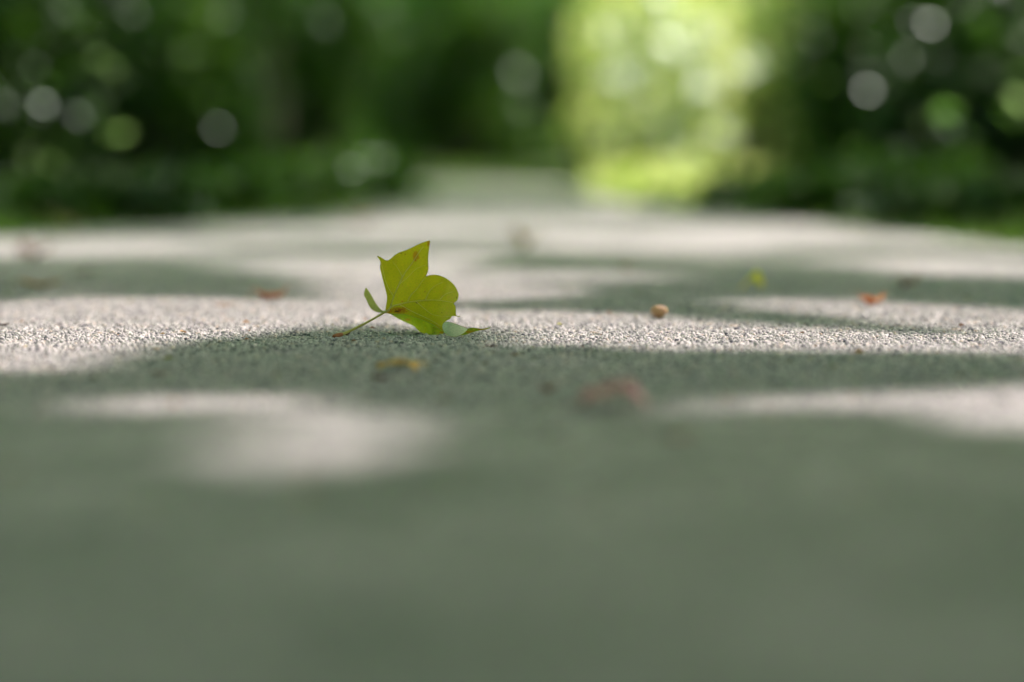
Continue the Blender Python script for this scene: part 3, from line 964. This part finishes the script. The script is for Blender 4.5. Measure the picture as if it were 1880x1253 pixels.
front = sheet('blade', FRONT, front_depth, M_BLADE, hero, grid=14, rim=0.00016, stains=[
    (0, 960, 310, 45, 60), (0, 950, 355, 25, 20), (0, 800, 835, 130, 40), (1, 800, 835, 75, 24), (2, 775, 845, 26, 9), (1, 955, 355, 14, 10), (1, 855, 300, 12, 8),
    (0, 690, 845, 60, 30), (0, 825, 752, 22, 10), (1, 1130, 1003, 14, 10), (0, 1080, 195, 22, 34),
    (2, 590, 318, 16, 14), (2, 616, 400, 8, 22), (2, 1092, 178, 10, 14), (2, 1380, 891, 28, 6), (2, 1075, 330, 6, 12), (2, 925, 420, 10, 8)])

ground_y = lambda u, v: on_ground(*zpx(u, v), 0.0016).y - Y0
def lower_depth(u, v):
    edge = np.interp(u, [668, 760, 850, 920, 1000, 1080, 1150, 1225], [852, 870, 875, 895, 921, 953, 990, 1036])
    bot = np.interp(u, [668, 760, 860, 940, 985, 1040, 1120, 1225], [880, 895, 950, 985, 1030, 1060, 1070, 1062])
    t = min(1, max(0, (v - edge + 14) / max(20, bot - edge + 14)))
    e = front_depth(u, edge) + 0.0015
    yb = min(ground_y(u, bot), 0.032)
    return e + (yb - e) * (0.25 * t + 0.75 * t * t)
LOWER = [(700, 858), (760, 862), (850, 864), (920, 882), (1000, 908), (1080, 938), (1150, 975), (1216, 1012), (1226, 1050), (1200, 1066), (1120, 1072),
         (1040, 1062), (985, 1032), (940, 987), (860, 950), (790, 915), (735, 882)]
sheet('lower_lobe', LOWER, lower_depth, M_LOWER, hero, grid=14, rim=0.00014, stains=[(1, 1130, 1005, 14, 10), (0, 880, 925, 40, 16), (0, 1200, 1050, 40, 16)])

def curl_depth(u, v):
    g = ground_y(u, 1085)
    t = (1090 - v) * MM
    side = ((u - 1330) / 130.0)
    return g - 0.004 + 0.9 * t + 0.006 * side * side - 0.004 * math.exp(-((u - 1250) / 90.0) ** 2)
CURL = [(1212, 988), (1226, 957), (1262, 946), (1330, 964), (1400, 990), (1452, 1016), (1422, 1050), (1382, 1075), (1330, 1091), (1280, 1081), (1240, 1056), (1218, 1022)]
sheet('curled_lobe', CURL, curl_depth, M_PALE, hero, grid=12, rim=0.00018)
def tip_depth(u, v):
    return ground_y(1450, 1078) + 0.004 + 0.00003 * (u - 1400) + 0.5 * (1060 - v) * MM
TIP = [(1385, 1074), (1424, 1046), (1455, 1014), (1500, 1003), (1540, 1008), (1590, 1014), (1650, 1005), (1682, 992), (1640, 1017), (1565, 1030), (1500, 1048), (1440, 1068)]
sheet('lobe_tip', TIP, tip_depth, M_LOWER, hero, grid=12, rim=0.00014, stains=[(0, 1480, 1045, 60, 20), (0, 1600, 1018, 60, 16)])
def rear_depth(u, v):
    return 0.022 + 0.00008 * (670 - u) + 0.004 * math.sin((v - 640) * 0.013)
REAR = [(480, 622), (472, 640), (463, 688), (486, 735), (505, 780), (530, 818), (570, 846), (618, 856), (655, 862), (690, 862), (690, 842), (640, 842), (606, 812), (575, 772), (548, 727), (520, 676), (496, 640), (486, 624)]
sheet('rear_lobe', REAR, rear_depth, M_REAR, hero, grid=10, rim=0.00025)
# stalk
PT = [(700, 833), (640, 866), (560, 913), (470, 962), (380, 1008), (300, 1046), (252, 1066)]
PE = [(252, 1066), (225, 1072), (200, 1080), (180, 1090), (166, 1096)]
yend = on_ground(*zpx(200, 1108)).y - Y0
def stalk_pt(u, v):
    t = (700 - u) / 535.0
    return leaf_pt(u, v, front_depth(690, 840) * (1 - t) + yend * t - 0.001 * (1 - t)) - hero.location
pv, pf = tube([stalk_pt(*p) for p in spline(PT, 4)], list(np.interp(np.linspace(0, 1, 25), [0, .3, .8, 1], [0.0010, 0.00095, 0.0011, 0.0015])), 12)
pet = mesh_obj('petiole', pv, pf, M_PETIOLE, hero, True)
pv, pf = tube([stalk_pt(*p) for p in spline(PE, 4)], list(np.interp(np.linspace(0, 1, 17), [0, .35, .75, 1], [0.0015, 0.0020, 0.0023, 0.0016])), 12)
mesh_obj('petiole_end', pv, pf, M_STALKEND, pet, True)
# veins standing proud of the blade
VEINS = [([(690, 838), (716, 800), (740, 722), (790, 602), (850, 482), (920, 386), (985, 285), (1030, 225)], 0.0005),
         ([(690, 838), (730, 800), (800, 778), (900, 756), (1050, 740), (1180, 740), (1310, 762)], 0.0005),
         ([(880, 752), (905, 698), (960, 640), (1010, 570), (1050, 518)], 0.00030),
         ([(1050, 738), (1085, 660), (1140, 602), (1220, 565)], 0.00028),
         ([(1188, 734), (1240, 682), (1310, 658)], 0.00024),
         ([(745, 700), (700, 632), (665, 545), (640, 440), (612, 350)], 0.00024),
         ([(800, 585), (880, 520), (960, 440), (1060, 400)], 0.00018),
         ([(830, 520), (790, 440), (740, 370)], 0.00018),
         ([(960, 750), (1040, 820), (1130, 880), (1290, 900)], 0.00020),
         ([(800, 780), (930, 850), (1080, 920), (1200, 990)], 0.00026)]
for pl, r0 in VEINS:
    q = spline(pl, 5)
    P3 = [leaf_pt(a, b, front_depth(a, b)) - hero.location for a, b in q]
    vv, vf = tube(P3, [1.35 * r0 * (1 - 0.7 * i / (len(q) - 1)) for i in range(len(q))], 6)
    mesh_obj('vein', vv, vf, M_VEIN, front, True)

# ------------------------------------------------------------------ litter lying on the path
def dry_leaf(name, label, px, py, w_px, h_px, c1, c2, seed, lobes=5, cat='leaf', curl=1.0, tf=0.25, stalk=True, depth_px=None, rot=None, ns=90, group='dry leaves and bits lying on the path'):
    """a lobed dry leaf, cupped and crumpled, resting on the path; w_px, h_px = its size in the photograph"""
    r = np.random.default_rng(seed)
    base = on_ground(px, py, 0.001)
    k = base.y / F_PX
    wid, hgt = w_px * k * 0.5, h_px * k
    dep = wid * 0.8 if depth_px is None else depth_px * k
    root = empty(name, tuple(base))
    root.rotation_euler = (0, 0, (r.random() - 0.5) * 0.5 if rot is None else rot)
    tag(root, label, cat, group)
    rings, seg = 7, 36
    V, Fc = [(0, 0, 0)], []
    ph = r.random() * 6.28
    cz = lambda x, y: curl * (0.75 * abs(x) ** 1.8 + 0.35 * y * y) + 0.22 * math.sin(3.1 * x + ph) * math.cos(2.7 * y + ph) + 0.10 * math.sin(7 * x - 5 * y + ph)
    for i in range(1, rings + 1):
        t = i / rings
        for j in range(seg):
            an = 6.283 * j / seg
            rr = 1 - (0.34 * (0.5 + 0.5 * math.cos(lobes * an + ph)) ** 2 + 0.07 * math.sin(11 * an + ph)) * t
            V.append((rr * t * math.cos(an), rr * t * math.sin(an), 0))
    for j in range(seg):
        Fc.append((0, 1 + j, 1 + (j + 1) % seg))
    for i in range(rings - 1):
        for j in range(seg):
            a, b = 1 + i * seg + j, 1 + i * seg + (j + 1) % seg
            Fc.append((a, a + seg, b + seg, b))
    W = []
    for x, y, _ in V:
        z = cz(x, y)
        W.append([x * (1 - 0.22 * curl * abs(x)), y, z])
    W = np.array(W)
    W[:, 0] *= 1
    W[:, 2] -= W[:, 2].min()
    W[:, 2] /= max(1e-6, W[:, 2].max())
    W *= np.array([wid / max(1e-6, np.abs(W[:, 0]).max()), dep, hgt])
    m = simple_mat(name + '_tissue', c1, c2, 0.7, ns, tf)
    bl = mesh_obj('blade', W, Fc, m, root, True)
    sm = bl.modifiers.new('thickness', 'SOLIDIFY'); sm.thickness = min(0.0005, wid * 0.05)
    # midrib and stalk
    mid = [tuple(W[1 + i * seg] + np.array([0, 0, 0.0004])) for i in range(rings)][::-1] + [tuple(W[0] + np.array([0, 0, 0.0004]))]
    mid += [tuple(W[1 + i * seg + seg // 2] + np.array([0, 0, 0.0004])) for i in range(rings)]
    vv, vf = tube(mid, [max(0.00015, wid * 0.02)] * len(mid), 5)
    mesh_obj('midrib', vv, vf, m, root, True)
    if stalk:
        e = np.array(mid[-1])
        q = [tuple(e), tuple(e + np.array([-wid * 0.3, wid * 0.05, -e[2] * 0.5])), (e[0] - wid * 0.6, wid * 0.15, 0.0006)]
        vv, vf = tube(q, [max(0.0003, wid * 0.025)] * 3, 6)
        mesh_obj('stalk', vv, vf, m, root, True)
    return root

def seed_pod(name, label, px, py, w_px, h_px, c1, c2, seed):
    """a bud of overlapping papery scales"""
    r = np.random.default_rng(seed)
    base = on_ground(px, py, 0.0005)
    k = base.y / F_PX
    wid, hgt = w_px * k * 0.5, h_px * k
    root = empty(name, tuple(base))
    tag(root, label, 'seed pod', 'dry leaves and bits lying on the path')
    m = simple_mat(name + '_scale', c1, c2, 0.6, 200, 0.2)
    core, cf = [], []
    for i in range(7):
        for j in range(12):
            a, b = math.pi * i / 6, 6.283 * j / 12
            core.append((wid * (0.66 + 0.16 * math.sin(3 * b)) * math.sin(a) * math.cos(b), wid * 0.62 * math.sin(a) * math.sin(b), hgt * (0.45 - 0.45 * math.cos(a) * (1 if i else 1))))
    for i in range(6):
        for j in range(12):
            cf.append((i * 12 + j, i * 12 + (j + 1) % 12, (i + 1) * 12 + (j + 1) % 12, (i + 1) * 12 + j))
    mesh_obj('core', core, cf, m, root, True)
    for s in range(9):
        an = s * 2.4
        out_s = 0.9 * r.random() * (s % 3 > 0)
        V, Fc = [], []
        for i in range(5):
            for j in range(4):
                t, q = i / 4, (j / 3 - 0.5)
                el = 0.15 + 1.25 * t
                aa = an + q * 1.1 * math.sin(math.pi * (0.15 + 0.75 * t))
                rr = 1.0 + 0.12 * t + 0.10 * abs(q) + out_s * t * t
                V.append((wid * rr * math.cos(el) * math.cos(aa) * 0.95, wid * rr * math.cos(el) * math.sin(aa) * 0.85, hgt * (0.3 + 0.62 * math.sin(el)) * (0.9 + 0.1 * r.random())))
        for i in range(4):
            for j in range(3):
                a = i * 4 + j
                Fc.append((a, a + 1, a + 5, a + 4))
        mesh_obj('scale', V, Fc, m, root, True)
    return root

BR, OR, TAN, YL = (0.16, 0.06, 0.03), (0.40, 0.17, 0.05), (0.42, 0.30, 0.17), (0.42, 0.30, 0.03)
dry_leaf('dry_leaf', 'curled pinkish-brown dry leaf lying in front of the upright leaf, blurred', 1120, 750, 152, 52, (0.42, 0.10, 0.09), (0.86, 0.58, 0.56), 1, 3, curl=-0.9, ns=45, tf=0.08, rot=0.15)
dry_leaf('dry_leaf', 'flat jagged yellow leaf scrap just in front of the upright leaf', 738, 678, 98, 20, (0.74, 0.42, 0.08), (0.84, 0.54, 0.16), 2, 6, curl=-0.6, tf=0.12, stalk=False)
dry_leaf('leaf_fragment', 'small dark brown leaf fragment below the yellow scrap', 700, 698, 34, 14, BR, (0.22, 0.10, 0.06), 3, 4, stalk=False)
dry_leaf('leaf_fragment', 'small brown leaf fragment left of the curled pinkish leaf', 1008, 718, 34, 18, (0.38, 0.17, 0.10), (0.48, 0.25, 0.15), 4, 4, stalk=False)
dry_leaf('leaf_fragment', 'faint tan leaf fragment in front of the curled pinkish leaf', 1243, 806, 62, 14, (0.50, 0.27, 0.20), (0.58, 0.36, 0.28), 5, 4, stalk=False)
seed_pod('seed_pod', 'small round tan seed pod on the path right of the upright leaf', 1210, 586, 34, 28, (0.42, 0.24, 0.09), (0.58, 0.40, 0.20), 6)
dry_leaf('dry_leaf', 'small curled orange dry leaf at the edge of a sun patch on the right', 1602, 560, 50, 26, (0.62, 0.26, 0.09), (0.74, 0.42, 0.20), 7, 4, curl=1.4)
dry_leaf('fallen_leaf', 'yellow-green fallen leaf with its edge raised, on the right of the path', 1384, 532, 52, 36, (0.88, 0.82, 0.03), (0.94, 0.88, 0.05), 8, 3, curl=-1.1, tf=0.25)
dry_leaf('dry_leaf', 'crumpled orange-brown dry leaf on the path left of the upright leaf', 498, 550, 62, 26, (0.52, 0.20, 0.07), (0.62, 0.30, 0.14), 9, 5, curl=1.2)
dry_leaf('dry_leaf', 'flat yellow-brown dry leaf in the shade at the left edge', 78, 528, 80, 18, (0.48, 0.28, 0.04), (0.58, 0.38, 0.07), 10, 5, curl=0.7)
dry_leaf('dry_leaf', 'pale pinkish dry leaf in the sunny band at the far left', 66, 470, 70, 28, (0.30, 0.17, 0.13), (0.42, 0.27, 0.22), 11, 5)
dry_leaf('fallen_leaf', 'pale yellow fallen leaf in the far sunny band behind the upright leaf', 966, 455, 56, 46, (0.42, 0.36, 0.12), (0.52, 0.46, 0.20), 12, 4, curl=1.2, tf=0.4)
dry_leaf('leaf_fragment', 'small orange leaf fragment at the edge of the dark band behind the seed pod', 1150, 494, 34, 11, OR, (0.5, 0.25, 0.1), 13, 4, stalk=False)
dry_leaf('dry_leaf', 'pale tan dry leaf in the sun behind the orange one on the right', 1668, 528, 46, 28, TAN, (0.55, 0.42, 0.30), 14, 4)
dry_leaf('dry_leaf', 'orange-brown dry leaf against the foot of the right-hand shrubs', 1470, 402, 44, 34, (0.38, 0.15, 0.04), (0.50, 0.24, 0.08), 15, 4, curl=1.3)
dry_leaf('dry_leaf', 'tan dry leaf standing against the left verge', 125, 424, 44, 32, (0.38, 0.28, 0.14), (0.5, 0.38, 0.2), 16, 4, curl=1.3)
dry_leaf('dry_leaf', 'tan dry leaf at the far left edge of the path', 665, 410, 50, 26, (0.40, 0.28, 0.16), (0.5, 0.36, 0.22), 17, 4)
dry_leaf('leaf_fragment', 'tiny dark red leaf fragment just right of the upright leaf', 900, 637, 17, 5, (0.10, 0.03, 0.02), (0.16, 0.05, 0.03), 18, 4, stalk=False)
dry_leaf('leaf_fragment', 'tiny orange leaf fragment in front of the dark red one', 946, 653, 18, 5, (0.36, 0.2, 0.1), (0.46, 0.28, 0.16), 19, 4, stalk=False)
dry_leaf('leaf_fragment', 'small tan leaf fragment in the shade left of the yellow scrap', 296, 688, 38, 9, (0.36, 0.24, 0.17), (0.44, 0.32, 0.24), 20, 4, stalk=False)
dry_leaf('leaf_fragment', 'tiny orange leaf fragment near the right edge of the picture', 1760, 692, 18, 8, (0.42, 0.24, 0.06), (0.5, 0.3, 0.1), 21, 4, stalk=False)
dry_leaf('leaf_fragment', 'pale leaf fragment in the shade at the left, behind the near sun patch', 155, 503, 48, 13, (0.44, 0.40, 0.34), (0.55, 0.5, 0.44), 22, 4, stalk=False)
dry_leaf('leaf_fragment', 'thin dark leaf fragment at the very left edge of the picture', 6, 598, 22, 7, (0.08, 0.05, 0.03), (0.12, 0.08, 0.05), 23, 4, stalk=False)
dry_leaf('leaf_fragment', 'small orange leaf fragment in the sun patch at lower left of the orange-brown leaf', 412, 562, 40, 7, (0.44, 0.26, 0.14), (0.52, 0.34, 0.2), 24, 4, stalk=False)
dry_leaf('leaf_fragment', 'small brown crumb beside the end of the leaf stalk', 637, 616, 12, 6, (0.12, 0.06, 0.03), (0.2, 0.1, 0.05), 25, 4, stalk=False)

def crumbs():
    """tiny bits of leaf, seed husk and grit"""
    n = 900
    y = 1.0 + 6.5 * rng.random(n) ** 1.3
    x = (rng.random(n) - 0.5) * 2 * np.minimum(1.0, 0.26 * y + 0.1)
    sz = 0.0025 + 0.007 * rng.random(n) ** 2.5
    P = np.stack([x, y, 0.0012 + sz * 0.12], 1)
    nr = rng.normal(size=(n, 3)) * 0.35; nr[:, 2] += 1
    ax = rng.normal(size=(n, 3)); ax[:, 2] *= 0.15
    V, Fc = leaf_cloud(P, sz, axis=ax, nrm=nr, width=0.7, fold=0.22)
    V[:, 2] = np.maximum(V[:, 2], 0.0008)
    m = foliage_mat('crumb_tissue', [(0, (0.12, 0.06, 0.03)), (0.35, (0.34, 0.18, 0.09)), (0.7, (0.50, 0.34, 0.18)), (1, (0.40, 0.40, 0.10))], (1, 1, 1), 0.2, 0.8, 0.2)
    tag(fast_mesh('leaf_crumbs', V, Fc, m), 'tiny leaf crumbs and husks scattered over the path', 'crumbs', kind='stuff')
crumbs()
